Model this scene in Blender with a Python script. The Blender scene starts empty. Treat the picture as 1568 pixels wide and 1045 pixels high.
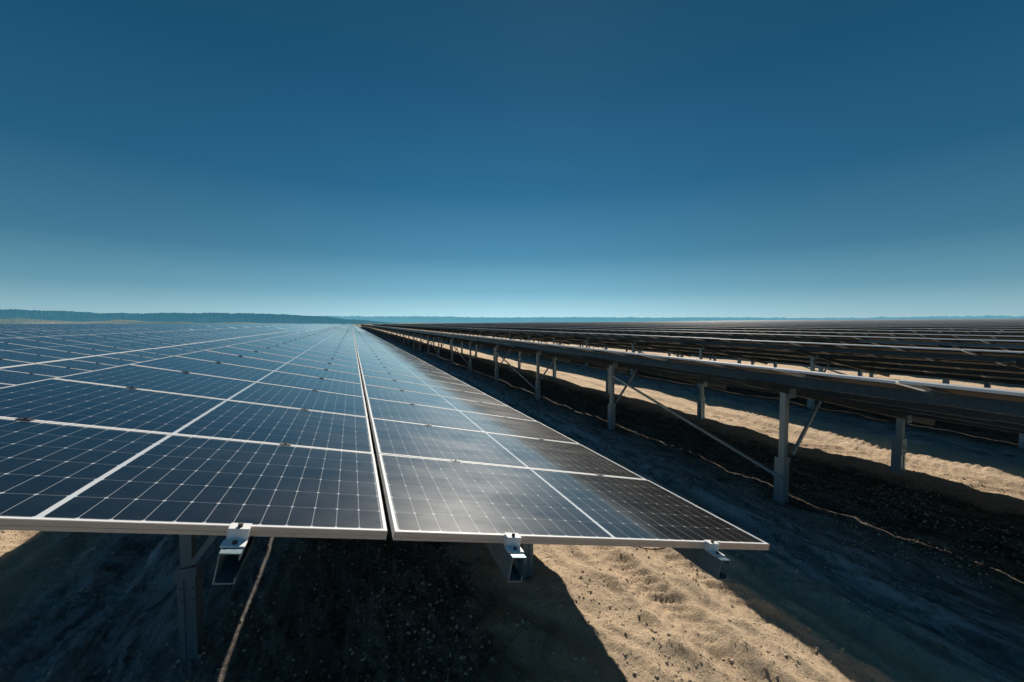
import bpy, math, random
from mathutils import Vector, noise
random.seed(7)
sc=bpy.context.scene
sc.view_settings.view_transform='Standard'
try: sc.view_settings.look='None'
except: pass
sc.view_settings.exposure=0
R=math.radians
# ------------------------------------------------------------------ params
SUN_EL,SUN_AZ=34,27
TH=R(12); CT,ST=math.cos(TH),math.sin(TH)
L,W,GU,PV=2.10,1.05,0.014,1.07
SEAM_X,SEAM_Z=0.133,1.386
PITCH=6.07
SEG=7*PV
YF=1.69
# ------------------------------------------------------------------ node helpers
def mat(name):
    m=bpy.data.materials.new(name); m.use_nodes=True
    nt=m.node_tree; b=nt.nodes['Principled BSDF']
    return m,nt,b
class N:
    def __init__(s,nt): s.nt=nt
    def new(s,t,**k):
        n=s.nt.nodes.new(t)
        for a,v in k.items(): setattr(n,a,v)
        return n
    def link(s,a,b): s.nt.links.new(a,b)
    def m(s,op,a,b=None,c=None,clamp=False):
        n=s.new('ShaderNodeMath',operation=op); n.use_clamp=clamp
        for i,v in enumerate((a,b,c)):
            if v is None: continue
            if isinstance(v,(int,float)): n.inputs[i].default_value=v
            else: s.link(v,n.inputs[i])
        return n.outputs[0]
    def mix(s,f,a,b,bt='MIX'):
        n=s.new('ShaderNodeMix',data_type='RGBA',blend_type=bt)
        for i,v in ((0,f),(6,a),(7,b)):
            if isinstance(v,(int,float)): n.inputs[i].default_value=v
            elif isinstance(v,tuple): n.inputs[i].default_value=(*v,1)
            else: s.link(v,n.inputs[i])
        return n.outputs[2]
    def noise(s,vec,scale,detail=4,rough=.55,dist=0):
        n=s.new('ShaderNodeTexNoise'); n.inputs['Scale'].default_value=scale
        n.inputs['Detail'].default_value=detail; n.inputs['Roughness'].default_value=rough
        n.inputs['Distortion'].default_value=dist
        s.link(vec,n.inputs['Vector']); return n.outputs[0]
    def ramp(s,f,stops):
        n=s.new('ShaderNodeValToRGB'); cr=n.color_ramp
        while len(cr.elements)<len(stops): cr.elements.new(.5)
        for e,(p,c) in zip(cr.elements,stops):
            e.position=p; e.color=(*c,1) if isinstance(c,tuple) else (c,c,c,1)
        s.link(f,n.inputs[0]); return n.outputs[0]
    def mapping(s,vec,scale,rot=(0,0,0)):
        n=s.new('ShaderNodeMapping'); n.inputs['Scale'].default_value=scale; n.inputs['Rotation'].default_value=rot
        s.link(vec,n.inputs[0]); return n.outputs[0]
    def bump(s,h,st,d,prev=None):
        n=s.new('ShaderNodeBump'); n.inputs['Strength'].default_value=st; n.inputs['Distance'].default_value=d
        s.link(h,n.inputs['Height'])
        if prev is not None: s.link(prev,n.inputs['Normal'])
        return n.outputs[0]
# ------------------------------------------------------------------ materials
M_GLASS,nt,b=mat('solar_cell_glass'); n=N(nt)
uv=n.new('ShaderNodeUVMap',uv_map='UVMap').outputs[0]
sep=n.new('ShaderNodeSeparateXYZ'); n.link(uv,sep.inputs[0]); U,V=sep.outputs[0],sep.outputs[1]
MID=.009; MG=.020
pu=(L/2-MID-MG)/12; pv=(W-2*MG)/6
au=n.m('SUBTRACT',n.m('ABSOLUTE',n.m('SUBTRACT',U,L/2)),MID)
av=n.m('SUBTRACT',V,MG)
du=n.m('PINGPONG',au,pu/2)
dv=n.m('PINGPONG',av,pv/2)
lu=n.m('LESS_THAN',du,.0014); lv=n.m('LESS_THAN',dv,.0010)
dia=n.m('LESS_THAN',n.m('ADD',du,dv),.0075)
line=n.m('MAXIMUM',n.m('MULTIPLY',lu,.42),n.m('MULTIPLY',lv,.36))
line=n.m('MAXIMUM',line,n.m('MULTIPLY',dia,.8))
mid=n.m('LESS_THAN',au,0.0)
edge=n.m('MAXIMUM',n.m('GREATER_THAN',au,12*pu),n.m('MAXIMUM',n.m('LESS_THAN',av,0.0),n.m('GREATER_THAN',av,6*pv)))
wht=n.m('MAXIMUM',mid,n.m('MULTIPLY',edge,.3))
line=n.m('MAXIMUM',line,wht)
bus=n.m('LESS_THAN',n.m('PINGPONG',n.m('ADD',av,pv/20),pv/20),.0006)
tc=n.new('ShaderNodeTexCoord').outputs['Object']
nz=n.noise(tc,1.3,3)
cell=n.mix(nz,(.0025,.004,.007),(.005,.006,.008))
cell=n.mix(n.m('MULTIPLY',bus,.13),cell,(.35,.36,.38))
col=n.mix(line,cell,(.78,.80,.82))
dust=n.noise(tc,9,6,.7)
dustf=n.ramp(dust,[(.42,0.0),(.8,.03)])
col=n.mix(dustf,col,(.45,.38,.3))
n.link(col,b.inputs['Base Color'])
rr=n.ramp(n.noise(n.mapping(tc,(1.,2.2,1.)),1.6,5,.65),[(.3,.25),(.75,.37)])
n.link(rr,b.inputs['Roughness'])
b.inputs['IOR'].default_value=1.5
b.inputs['Specular IOR Level'].default_value=.21
b.inputs['Coat Weight'].default_value=.95
n.link(n.ramp(n.noise(tc,.9,3,.6),[(.3,.05),(.75,.13)]),b.inputs['Coat Roughness'])
b.inputs['Coat IOR'].default_value=1.43
# frame
def frame_mat(name,c1,c2,met=.0,ro=.5):
    M,nt,b=mat(name); n=N(nt)
    tc=n.new('ShaderNodeTexCoord').outputs['Object']
    c=n.mix(n.noise(tc,14,4),c1,c2); n.link(c,b.inputs['Base Color'])
    b.inputs['Metallic'].default_value=met; b.inputs['Roughness'].default_value=ro
    b.inputs['Specular IOR Level'].default_value=.3
    return M
M_FRAME=frame_mat('aluminium_frame',(.82,.81,.80),(.90,.89,.88))
M_FRAMEF=frame_mat('sand_bounce_frame',(.80,.60,.46),(.88,.68,.54))  # same aluminium, with warm bounce off the sand painted into its colour
M_BACK,nt,b=mat('panel_back_sheet'); b.inputs['Base Color'].default_value=(.006,.008,.011,1); b.inputs['Roughness'].default_value=.4
b.inputs['Specular IOR Level'].default_value=.25
# steel
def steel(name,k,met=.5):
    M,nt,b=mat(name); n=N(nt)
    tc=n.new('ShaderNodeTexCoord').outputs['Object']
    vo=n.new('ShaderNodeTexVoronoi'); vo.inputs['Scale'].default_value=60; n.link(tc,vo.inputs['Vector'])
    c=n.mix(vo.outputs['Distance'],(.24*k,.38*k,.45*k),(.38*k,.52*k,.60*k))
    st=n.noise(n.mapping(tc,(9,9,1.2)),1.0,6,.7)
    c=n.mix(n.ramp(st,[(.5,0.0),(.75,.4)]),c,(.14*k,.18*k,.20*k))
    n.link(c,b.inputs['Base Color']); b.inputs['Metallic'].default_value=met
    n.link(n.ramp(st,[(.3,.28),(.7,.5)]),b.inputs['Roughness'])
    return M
M_STEEL=steel('galvanised_steel',1.0,.6)
M_RAIL=steel('shaded_steel_rail',.24,.5)  # dark steel copy: shade beneath the tables put into the rail colour
M_DARK,nt,b=mat('black_clamp'); b.inputs['Base Color'].default_value=(.03,.03,.035,1); b.inputs['Roughness'].default_value=.5
MATS=[M_GLASS,M_FRAME,M_BACK,M_STEEL,M_DARK,M_RAIL]
MATS_FRONT=[M_GLASS,M_FRAME,M_BACK,steel('shaded_galvanised_post',.62,.5),M_DARK,M_RAIL,M_FRAMEF]  # front posts and purlins: darker steel copy with their shade in the colour
# ------------------------------------------------------------------ geometry builder
class MB:
    def __init__(s): s.v=[];s.f=[];s.mi=[];s.uv=[]
    def quad(s,pts,mi,uv=None):
        i=len(s.v); s.v+=pts; s.f.append(tuple(range(i,i+len(pts)))); s.mi.append(mi)
        s.uv+= uv if uv else [(0,0)]*len(pts)
    def hexa(s,p,mi):
        for q in ((3,2,1,0),(4,5,6,7),(0,1,5,4),(1,2,6,5),(2,3,7,6),(3,0,4,7)):
            s.quad([p[k] for k in q],mi)
    def box(s,a,b,mi,T=lambda x,y,z:(x,y,z)):
        (x0,y0,z0),(x1,y1,z1)=a,b
        s.hexa([T(*p) for p in ((x0,y0,z0),(x1,y0,z0),(x1,y1,z0),(x0,y1,z0),(x0,y0,z1),(x1,y0,z1),(x1,y1,z1),(x0,y1,z1))],mi)
    def bar(s,a,b,w,h,mi):
        a,b=Vector(a),Vector(b); d=(b-a).normalized()
        up=Vector((0,0,1)) if abs(d.z)<.95 else Vector((1,0,0))
        x=d.cross(up).normalized()*w/2; y=x.cross(d).normalized()*h/2
        s.hexa([tuple(p) for p in (a-x-y,a+x-y,b+x-y,b-x-y,a-x+y,a+x+y,b+x+y,b-x+y)],mi)
    def cyl(s,a,b,r,mi,k=8):
        a,b=Vector(a),Vector(b); d=(b-a).normalized()
        up=Vector((0,0,1)) if abs(d.z)<.95 else Vector((1,0,0))
        x=d.cross(up).normalized(); y=x.cross(d)
        ra=[a+(x*math.cos(t)+y*math.sin(t))*r for t in [2*math.pi*i/k for i in range(k)]]
        rb=[p+(b-a) for p in ra]
        for i in range(k):
            j=(i+1)%k; s.quad([tuple(ra[i]),tuple(ra[j]),tuple(rb[j]),tuple(rb[i])],mi)
        s.quad([tuple(p) for p in rb],mi); s.quad([tuple(p) for p in ra[::-1]],mi)
    def mesh(s,name,mats):
        me=bpy.data.meshes.new(name); me.from_pydata(s.v,[],s.f)
        for m in mats: me.materials.append(m)
        me.polygons.foreach_set('material_index',s.mi)
        ul=me.uv_layers.new(name='UVMap')
        ul.data.foreach_set('uv',[c for p in s.uv for c in p])
        me.update(); return me
def T(u,v,w): return (u*CT+w*ST, v, -u*ST+w*CT)
FT=.034
PURL=[-L*.79,-L*.245,L*.245,L*.79]
def module(mb,u0,v0,lod,rnd,warm=False):
    tw=[rnd.uniform(-1,1)*.0026 for _ in range(4)]
    def TT(u,v,w):
        a=(u-u0)/L; c=(v-v0)/W
        dw=tw[0]*(1-a)*(1-c)+tw[1]*a*(1-c)+tw[2]*a*c+tw[3]*(1-a)*c
        return T(u,v,w+dw)
    u1,v1=u0+L,v0+W; l=.012; ch=.013; chu=.011; lu_=.014
    def prof_bar(ua,ub,va,vb):
        sgn=1 if ub>ua else -1
        h=ch if ua<-GU-L+.1 else .003
        hu=chu if ua<-GU-L+.1 else .002
        pts=[(ua,-FT),(ua,-h),(ua+sgn*hu,0),(ub,0),(ub,-FT)]
        A=[TT(p,va,q) for p,q in pts]; B=[TT(p,vb,q) for p,q in pts]
        for i in range(5):
            j=(i+1)%5; q=[A[i],A[j],B[j],B[i]]
            mb.quad(q if sgn<0 else q[::-1],1)
        mb.quad(A if sgn>0 else A[::-1],1); mb.quad(B[::-1] if sgn>0 else B,1)
    q=[(u0+lu_,v0+l),(u1-lu_,v0+l),(u1-lu_,v1-l),(u0+lu_,v1-l)]
    if lod==0:
        mb.box((u0+lu_,v0,-FT),(u1-lu_,v0+l,0),1,TT); mb.box((u0+lu_,v1-l,-FT),(u1-lu_,v1,0),1,TT)
        prof_bar(u0,u0+lu_,v0,v1); prof_bar(u1,u1-lu_,v0,v1)
        if warm:  # thin added strips carry the painted sand bounce on the front edge
            mb.box((u0,v0-.0022,-FT+.0),(u1,v0-.0004,-.021),6,TT)
            mb.box((u0,v0-.0022,-.0195),(u1,v0-.0004,-.0012),6,TT)
        mb.quad([TT(a,b_,-.002) for a,b_ in q],0,[(a-u0,b_-v0) for a,b_ in q])
        mb.quad([TT(a,b_,-.008) for a,b_ in q[::-1]],2)
    else:
        prof_bar(u0,u1,v0,v1)
        mb.quad([TT(a,b_,.001) for a,b_ in q],0,[(a-u0,b_-v0) for a,b_ in q])
        q=[(u0-.004,v0-.008),(u1+.008,v0-.008),(u1+.008,v1+.008),(u0-.004,v1+.008)]
        mb.quad([TT(a,b_,-FT-.001) for a,b_ in q[::-1]],2)
def segment(name,seed,lod,front=False,brace=True):
    rnd=random.Random(seed); mb=MB()
    for i in range(7):
        for u0 in (-GU-L,GU): module(mb,u0,i*PV,lod,rnd,front and i==0)
    v0=-.115 if front else 0
    pw,ph,t=.062,.100,.004
    for j,pu_ in enumerate(PURL):
        x0=pu_-pw/2; w1=-FT-.003; w0=w1-ph
        if lod==0:
            parts=[((x0,w1-t),(x0+pw,w1)),((x0,w0),(x0+pw,w0+t)),((x0,w0+t),(x0+t,w1-t)),
                   ((x0+pw-t,w0+t),(x0+pw,w0+t+.018)),((x0+pw-t,w1-t-.018),(x0+pw,w1-t))]
            for (a,c),(a2,c2) in parts:
                if front: mb.box((a,v0,c),(a2,SEG,c2),3,T)
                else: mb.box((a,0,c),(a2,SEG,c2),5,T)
            for i in range(0,7):
                vv=i*PV+W
                mb.box((pu_-.028,vv-.007,.0005),(pu_+.028,vv+PV-W+.007,.004),4,T)
                mb.cyl(T(pu_,vv+.01,.004),T(pu_,vv+.01,.010),.006,4)
            if front:
                mb.box((pu_-.032,-.036,w1+.0005),(pu_+.032,-.003,.003),1,T)
                mb.box((pu_-.032,-.036,.0035),(pu_+.032,.009,.007),1,T)
                mb.box((pu_-.038,-.080,w1+.0005),(pu_+.034,-.037,w1+.006),1,T)
                mb.cyl(T(pu_,-.018,.007),T(pu_,-.018,.018),.008,4)
                mb.cyl(T(pu_,-.060,w1+.006),T(pu_,-.060,w1+.014),.008,4)
        else:
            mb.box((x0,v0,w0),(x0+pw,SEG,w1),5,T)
    rw=-FT-.003-ph-.002; rh=.08
    for k,pvv in enumerate((1.54,1.54+SEG/2)):
        if lod==0:
            a=-1.95;b_=1.95
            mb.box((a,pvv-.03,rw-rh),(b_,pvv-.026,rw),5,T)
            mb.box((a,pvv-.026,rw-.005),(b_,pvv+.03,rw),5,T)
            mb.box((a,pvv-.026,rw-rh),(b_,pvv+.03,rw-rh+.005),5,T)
        else: mb.box((-1.95,pvv-.03,rw-rh),(1.95,pvv+.03,rw),5,T)
        for side,px in ((0,-1.16),(1,1.24)):
            u=px/CT; top=-u*ST+(rw-rh)*CT+.05; gz=-SEAM_Z
            if lod==0:
                pr=.032; y0=pvv+.033
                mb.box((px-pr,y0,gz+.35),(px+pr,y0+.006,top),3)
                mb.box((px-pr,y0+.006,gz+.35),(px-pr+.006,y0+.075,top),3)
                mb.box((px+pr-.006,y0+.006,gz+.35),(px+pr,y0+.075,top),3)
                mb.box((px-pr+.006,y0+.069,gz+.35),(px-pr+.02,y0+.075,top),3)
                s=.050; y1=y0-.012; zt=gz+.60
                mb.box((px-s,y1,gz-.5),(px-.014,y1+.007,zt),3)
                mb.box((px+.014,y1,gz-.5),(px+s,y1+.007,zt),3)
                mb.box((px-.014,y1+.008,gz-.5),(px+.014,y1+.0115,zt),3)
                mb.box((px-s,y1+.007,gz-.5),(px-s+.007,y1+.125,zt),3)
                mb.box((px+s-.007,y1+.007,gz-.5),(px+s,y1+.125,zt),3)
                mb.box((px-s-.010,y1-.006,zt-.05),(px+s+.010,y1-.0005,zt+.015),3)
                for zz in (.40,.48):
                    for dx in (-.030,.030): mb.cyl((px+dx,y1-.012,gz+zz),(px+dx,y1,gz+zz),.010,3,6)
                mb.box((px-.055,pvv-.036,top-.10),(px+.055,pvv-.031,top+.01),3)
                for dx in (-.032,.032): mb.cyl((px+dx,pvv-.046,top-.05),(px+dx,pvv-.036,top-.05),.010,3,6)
            else:
                mb.box((px-.036,pvv+.033,gz-.5),(px+.036,pvv+.11,top),3)
            if side==0:
                u2=(px+.55)/CT; zt=-u2*ST+(rw-rh)*CT
                mb.bar((px+.05,pvv-.015,gz+.66),(px+.55,pvv-.015,zt+.02),.03,.036,3)
    if brace:
        px=-1.16; y0=1.54+.02; y1=1.54+SEG/2
        mb.bar((px-.068,y0,-SEAM_Z+.36),(px-.068,y1,-SEAM_Z+1.22),.028,.036,3)
    return mb.mesh(name,MATS_FRONT if front else MATS)
ME_FRONT=segment('table_front',1,0,True,True)
ME_NEAR=[segment('table_near_%d'%i,10+i,0) for i in range(3)]
ME_FAR=[segment('table_far_%d'%i,30+i,1) for i in range(2)]
def gz(x,y):
    return .0105*max(0.,min(x,230)-25)
def add_row(k,y0,nseg,front):
    e=bpy.data.objects.new('solar_panel_row',None); sc.collection.objects.link(e)
    x=SEAM_X+k*PITCH
    e.location=(x,0,SEAM_Z+gz(x,0)-(.08 if k>0 else 0)); e.empty_display_size=.5
    for i in range(nseg):
        ys=y0+i*SEG
        near = (abs(x)+max(0,ys)<50)
        me = ME_FRONT if (i==0 and front) else (random.choice(ME_NEAR) if near else random.choice(ME_FAR))
        o=bpy.data.objects.new('panel_table',me); sc.collection.objects.link(o)
        o.parent=e; o.location=(0,ys,random.uniform(-.006,.006) if (k!=0 or i>1) else 0)
add_row(0,YF,42,True)
for k in range(1,39):
    add_row(k,YF+.42-SEG*(1 if k<3 else 0),34 if k<20 else 24,k>=3)
for k in range(1,29):
    add_row(-k,YF,40,True)
# ------------------------------------------------------------------ ground
def axis(lo,hi,step,maxd,g=1.12):
    a=[]; x=lo
    while x<hi: a.append(x); x+=step
    d=step; x=hi
    right=[]
    while x<maxd: right.append(x); d*=g; x+=d
    right.append(maxd)
    d=step;x=lo; left=[]
    while x>-maxd:
        d*=g; x-=d; left.append(max(x,-maxd))
    return left[::-1]+a+right
xs=axis(-4.2,8.0,.028,4500); ys=axis(1.8,7.2,.028,4500)
def rough(x,y):
    if not (abs(x)<30 and abs(y)<60): return 0
    p=Vector((x,y,0))
    wv=Vector((noise.noise(p*.7),noise.noise(p*.7+Vector((9,9,0))),0))*.5
    q=p+wv
    h=.05*noise.noise(p*.35)+.045*noise.noise(q*1.1+Vector((5,0,0)))
    qr=Vector((q.x*3.2+q.y*1.0,q.y*.7-q.x*.2,2))
    h+=.055*(1-abs(noise.noise(qr))*2.2)*.5
    qr=Vector((q.x*7+q.y*3.0,q.y*1.6-q.x*.6,6))
    h+=.020*(1-abs(noise.noise(qr))*2.2)*.5
    h+=.018*noise.noise(p*4.3)+.010*noise.noise(p*10)
    h+=.010*max(0,noise.noise(p*17))+.009*noise.noise(p*31)
    xr=(x-SEAM_X-PITCH/2)%PITCH
    xr=min(xr,PITCH-xr)
    wob=.16*noise.noise(Vector((0,y*.3,3)))
    for c in (.35,.95):
        d2=(xr-c+wob); d=d2/.13
        h-=.05*math.exp(-d*d)-.028*math.exp(-((abs(d2)-.2)/.06)**2)
        if abs(d2)<.15: h+=.012*math.sin((y+abs(d2)*.9)*2*math.pi/.12)*max(0,min(1,.6+1.5*noise.noise(p*.9)))
    d2=(x+2.2)+(y-4)*.25
    for c in (0,.5):
        d=(d2-c)/.12; h-=.04*math.exp(-d*d)
        if abs(d2-c)<.14: h+=.013*math.sin((y-abs(d2-c))*2*math.pi/.13)
    return h-.03
verts=[(x,y,gz(x,y)+rough(x,y)) for y in ys for x in xs]
nx=len(xs)
faces=[(j*nx+i,j*nx+i+1,(j+1)*nx+i+1,(j+1)*nx+i) for j in range(len(ys)-1) for i in range(nx-1)]
me=bpy.data.meshes.new('ground'); me.from_pydata(verts,[],faces)
me.polygons.foreach_set('use_smooth',[True]*len(faces))
M_G,nt,b=mat('sandy_soil'); n=N(nt)
tc=n.new('ShaderNodeTexCoord').outputs['Object']
sp=n.new('ShaderNodeSeparateXYZ'); n.link(tc,sp.inputs[0])
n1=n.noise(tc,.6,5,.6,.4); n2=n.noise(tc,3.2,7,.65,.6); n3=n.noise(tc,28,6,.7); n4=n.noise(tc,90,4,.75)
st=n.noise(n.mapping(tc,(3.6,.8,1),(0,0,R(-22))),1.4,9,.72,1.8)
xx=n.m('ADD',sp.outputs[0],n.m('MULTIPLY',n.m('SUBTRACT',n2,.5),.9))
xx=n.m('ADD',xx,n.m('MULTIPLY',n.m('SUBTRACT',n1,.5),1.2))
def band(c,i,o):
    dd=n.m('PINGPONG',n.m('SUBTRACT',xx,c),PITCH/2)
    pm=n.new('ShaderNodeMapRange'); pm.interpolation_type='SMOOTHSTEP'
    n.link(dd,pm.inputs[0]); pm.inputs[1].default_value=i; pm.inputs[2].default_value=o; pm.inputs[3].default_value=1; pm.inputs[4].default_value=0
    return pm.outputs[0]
sunlit_pale=band(2.3,1.0,1.7)  # sunlit strips between rows brightened in the ground colour itself
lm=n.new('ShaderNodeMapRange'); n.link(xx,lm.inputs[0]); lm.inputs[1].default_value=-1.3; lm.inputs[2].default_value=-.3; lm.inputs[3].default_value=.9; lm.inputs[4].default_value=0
shade_grey=n.m('MAXIMUM',band(3.6,.8,1.8),lm.outputs[0])  # cool tone of shaded ground painted in beside the strips and at left
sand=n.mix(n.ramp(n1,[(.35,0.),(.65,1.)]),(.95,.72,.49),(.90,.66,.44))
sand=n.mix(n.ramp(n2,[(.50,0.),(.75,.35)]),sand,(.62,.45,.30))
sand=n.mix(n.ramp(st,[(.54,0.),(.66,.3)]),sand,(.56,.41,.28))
soil=n.mix(n.ramp(n2,[(.40,0.),(.58,1.)]),(.07,.052,.040),(.18,.14,.105))  # dark soil under the tables, their shade deepened in its colour
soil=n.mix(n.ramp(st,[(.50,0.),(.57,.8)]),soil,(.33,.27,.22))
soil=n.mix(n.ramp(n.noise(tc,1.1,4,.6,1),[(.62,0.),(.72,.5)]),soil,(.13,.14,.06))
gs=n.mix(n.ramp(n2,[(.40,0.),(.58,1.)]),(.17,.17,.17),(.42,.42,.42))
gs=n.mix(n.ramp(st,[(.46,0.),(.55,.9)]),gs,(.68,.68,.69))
soil=n.mix(shade_grey,soil,gs)
c=n.mix(sunlit_pale,soil,sand)
c=n.mix(n.ramp(n3,[(.45,0.),(.66,.5)]),c,n.mix(.5,c,(.76,.64,.50)))
c=n.mix(n.ramp(n3,[(.32,.75),(.45,0.)]),c,n.mix(.55,c,(.05,.04,.03)))
c=n.mix(n.ramp(n4,[(.54,0.),(.66,.7)]),c,n.mix(.55,c,(.08,.06,.05)))
c=n.mix(n.ramp(n4,[(.30,.7),(.42,0.)]),c,n.mix(.4,c,(.85,.78,.68)))
far=n.m('MULTIPLY',n.m('SUBTRACT',n.m('MAXIMUM',n.m('ABSOLUTE',sp.outputs[0]),sp.outputs[1]),240),.01,clamp=True)
fc=n.mix(n.ramp(n.noise(tc,.006,5),[(.45,0.),(.6,1.)]),(.10,.12,.05),(.30,.24,.15))
c=n.mix(far,c,fc)
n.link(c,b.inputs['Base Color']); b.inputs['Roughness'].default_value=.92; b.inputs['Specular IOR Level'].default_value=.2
bp=n.bump(n2,.6,.06); bp=n.bump(st,.8,.08,bp); bp=n.bump(n3,1.0,.03,bp); bp=n.bump(n4,.9,.010,bp)
n.link(bp,b.inputs['Normal'])
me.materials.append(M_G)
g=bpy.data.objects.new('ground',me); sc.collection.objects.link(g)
# gravel
mb=MB(); rnd=random.Random(3)
for i in range(42000):
    y=1.8+abs(rnd.gauss(0,2.6)); x=rnd.uniform(-4.5,8)
    cl=noise.noise(Vector((x*1.4,y*1.4,4)))
    if cl<rnd.uniform(-.6,.25): continue
    s=.003+.013*rnd.random()**6
    z=gz(x,y)+rough(x,y)
    a=rnd.uniform(0,6.28); ps=[]
    for k in range(5):
        r_=s*rnd.uniform(.7,1.3); ps.append((x+r_*math.cos(a+k*1.257),y+r_*math.sin(a+k*1.257),z-s*.3))
    tp=[(x+(p[0]-x)*.6,y+(p[1]-y)*.6,z+s*rnd.uniform(.4,.8)) for p in ps]
    for k in range(5):
        j=(k+1)%5; mb.quad([ps[k],ps[j],tp[j],tp[k]],0)
    mb.quad(tp,0)
M_ST,nt,b=mat('pebble'); n=N(nt)
tc=n.new('ShaderNodeTexCoord').outputs['Object']
n.link(n.mix(n.noise(tc,9,2),(.40,.32,.24),(.70,.56,.42)),b.inputs['Base Color']); b.inputs['Roughness'].default_value=.9
o=bpy.data.objects.new('gravel',mb.mesh('gravel',[M_ST])); sc.collection.objects.link(o)
# ------------------------------------------------------------------ cables under the near table
cu=bpy.data.curves.new('panel_cable','CURVE'); cu.dimensions='3D'; cu.bevel_depth=.0028
def P(u,v,w): a=T(u,v,w); return (a[0]+SEAM_X,a[1]+YF,a[2]+SEAM_Z)
for pts in ([(1.15,.15,-.045),(1.25,.05,-.06),(1.38,.03,-.055),(1.5,.1,-.045),(1.66,.2,-.05)],
            [(-.9,.4,-.05),(-.75,.3,-.08),(-.6,.35,-.06)]):
    sp_=cu.splines.new('BEZIER'); sp_.bezier_points.add(len(pts)-1)
    for q,p in zip(sp_.bezier_points,pts): q.co=P(*p); q.handle_left_type=q.handle_right_type='AUTO'
cu.materials.append(M_DARK)
o=bpy.data.objects.new('panel_cable',cu); sc.collection.objects.link(o)
# ------------------------------------------------------------------ hills
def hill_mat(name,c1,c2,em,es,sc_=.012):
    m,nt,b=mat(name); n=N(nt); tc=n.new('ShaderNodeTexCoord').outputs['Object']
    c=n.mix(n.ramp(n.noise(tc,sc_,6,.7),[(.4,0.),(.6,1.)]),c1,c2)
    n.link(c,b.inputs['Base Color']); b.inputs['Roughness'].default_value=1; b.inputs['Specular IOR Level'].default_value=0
    b.inputs['Emission Color'].default_value=(*em,1); b.inputs['Emission Strength'].default_value=es  # distance haze painted on as an even glow of the hillside
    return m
def ridge(name,rad,a0,a1,hf,m,tree=3,seed=0):
    vs=[];fs=[];k=int(R(abs(a1-a0))*rad/2.2)
    prof=[(-160,-.0),(-110,.28),(-60,.5),(-25,.8),(0,1.),(60,.8),(150,0)]
    for i in range(k+1):
        a=R(a0+(a1-a0)*i/k); h=hf(math.degrees(a)); s=i*2.2
        for dx,f in prof:
            r_=rad+dx; jit=0
            if 0<f:
                jit=tree*(.7*noise.noise(Vector((s*.016,dx*.02,seed)))+.6*noise.noise(Vector((s*.06,dx*.1,seed)))+.7*max(0,noise.noise(Vector((s*.17,dx,seed+3))))+.4*noise.noise(Vector((s*.4,dx,seed+6))))
            vs.append((r_*math.sin(a),r_*math.cos(a),max(.3,h*f+jit*min(1,h/10)) if f>0 else -1))
    q=len(prof)
    for i in range(k):
        for j in range(q-1): fs.append((i*q+j,(i+1)*q+j,(i+1)*q+j+1,i*q+j+1))
    me=bpy.data.meshes.new(name); me.from_pydata(vs,[],fs); me.materials.append(m)
    o=bpy.data.objects.new(name,me); sc.collection.objects.link(o)
def hl(a):
    e=max(0,min(1,(8-a)/16.)); e=e*e*(3-2*e)
    return (25+4*noise.noise(Vector((a*.12,0,0))))*e+.5
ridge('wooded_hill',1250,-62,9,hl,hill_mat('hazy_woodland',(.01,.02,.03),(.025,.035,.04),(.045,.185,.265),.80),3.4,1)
def h3(a):
    e=max(0,min(1,(-3-a)/25.))
    return (6.5+5*noise.noise(Vector((a*.3,7,0))))*e+.4
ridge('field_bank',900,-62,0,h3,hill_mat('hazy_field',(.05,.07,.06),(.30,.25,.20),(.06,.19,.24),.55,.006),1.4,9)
def hr(a):
    return 38-15*max(0,min(1,(a-10)/70))+6*noise.noise(Vector((a*.08,4,0)))
ridge('wooded_hill',2400,-30,85,hr,hill_mat('hazy_far_woodland',(.03,.05,.06),(.05,.07,.08),(.11,.35,.46),.88),4.5,5)
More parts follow.
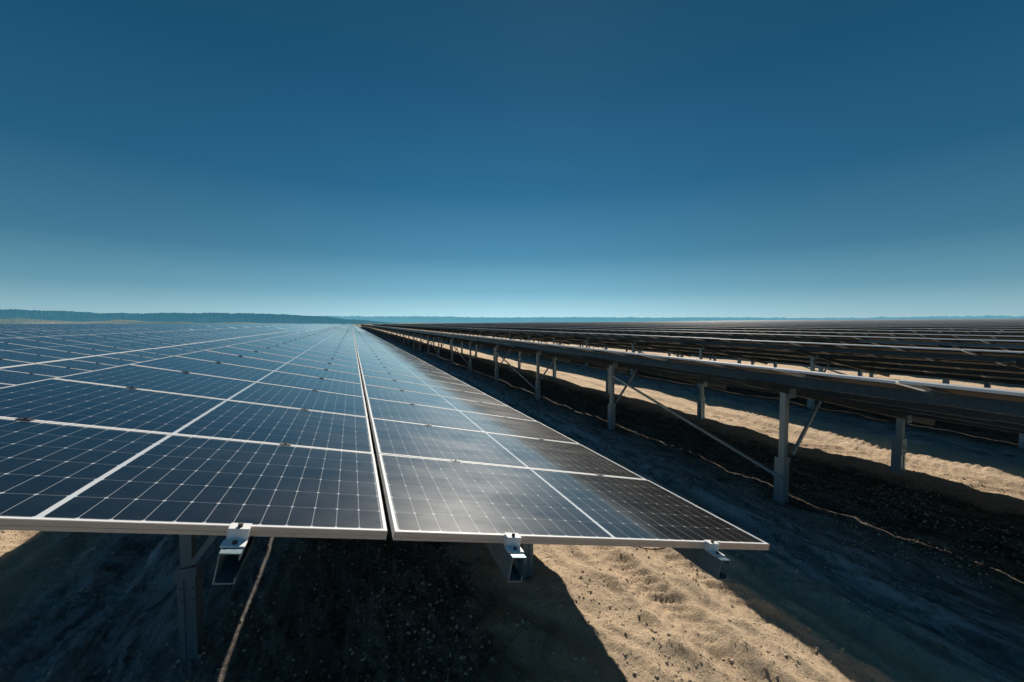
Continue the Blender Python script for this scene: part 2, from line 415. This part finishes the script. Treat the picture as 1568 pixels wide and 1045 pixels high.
# ------------------------------------------------------------------ world
w=bpy.data.worlds.new('World'); sc.world=w; w.use_nodes=True
nt=w.node_tree; n=N(nt); bg=nt.nodes['Background']
sky=n.new('ShaderNodeTexSky'); sky.sky_type='NISHITA'; sky.sun_disc=False
sky.sun_elevation=R(SUN_EL); sky.sun_rotation=R(SUN_AZ); sky.dust_density=.2; sky.ozone_density=3
tcg=n.new('ShaderNodeTexCoord').outputs['Generated']
sp=n.new('ShaderNodeSeparateXYZ'); n.link(tcg,sp.inputs[0])
rp=n.ramp(sp.outputs[2],[(0.0,(.52,.73,.80)),(.02,(.38,.65,.75)),(.07,(.175,.42,.56)),(.15,(.068,.245,.39)),(.29,(.021,.143,.28)),(.47,(.010,.098,.208)),(.65,(.010,.082,.165)),(1.0,(.008,.06,.13))])
dt=n.new('ShaderNodeVectorMath',operation='DOT_PRODUCT'); n.link(tcg,dt.inputs[0])
az=R(20); dt.inputs[1].default_value=(math.sin(az),math.cos(az),0.0)
gl=n.m('POWER',n.m('MAXIMUM',dt.outputs['Value'],0.0),6.0)
gain=n.m('ADD',.72,n.m('MULTIPLY',gl,.38))
vm=n.new('ShaderNodeVectorMath',operation='SCALE'); n.link(rp,vm.inputs[0]); n.link(gain,vm.inputs['Scale'])
sk=n.new('ShaderNodeVectorMath',operation='SCALE'); n.link(sky.outputs[0],sk.inputs[0]); sk.inputs['Scale'].default_value=.10
col=n.mix(.02,vm.outputs[0],sk.outputs[0])
n.link(col,bg.inputs[0]); bg.inputs[1].default_value=1.0
# ------------------------------------------------------------------ sun
s=bpy.data.lights.new('sun','SUN'); s.energy=5; s.angle=R(.5); s.color=(1,.92,.80)
so=bpy.data.objects.new('sun',s); sc.collection.objects.link(so)
S=Vector((math.cos(R(SUN_EL))*math.sin(R(SUN_AZ)),math.cos(R(SUN_EL))*math.cos(R(SUN_AZ)),math.sin(R(SUN_EL))))
so.rotation_euler=S.to_track_quat('Z','Y').to_euler(); so.location=S*50
# ------------------------------------------------------------------ camera
c=bpy.data.cameras.new('camera'); c.lens=14.92; c.sensor_width=36; c.clip_start=.05; c.clip_end=12000
co=bpy.data.objects.new('camera',c); sc.collection.objects.link(co)
co.location=(0,0,2.2); co.rotation_euler=(R(90-2.42),0,R(-20.7))
sc.camera=co
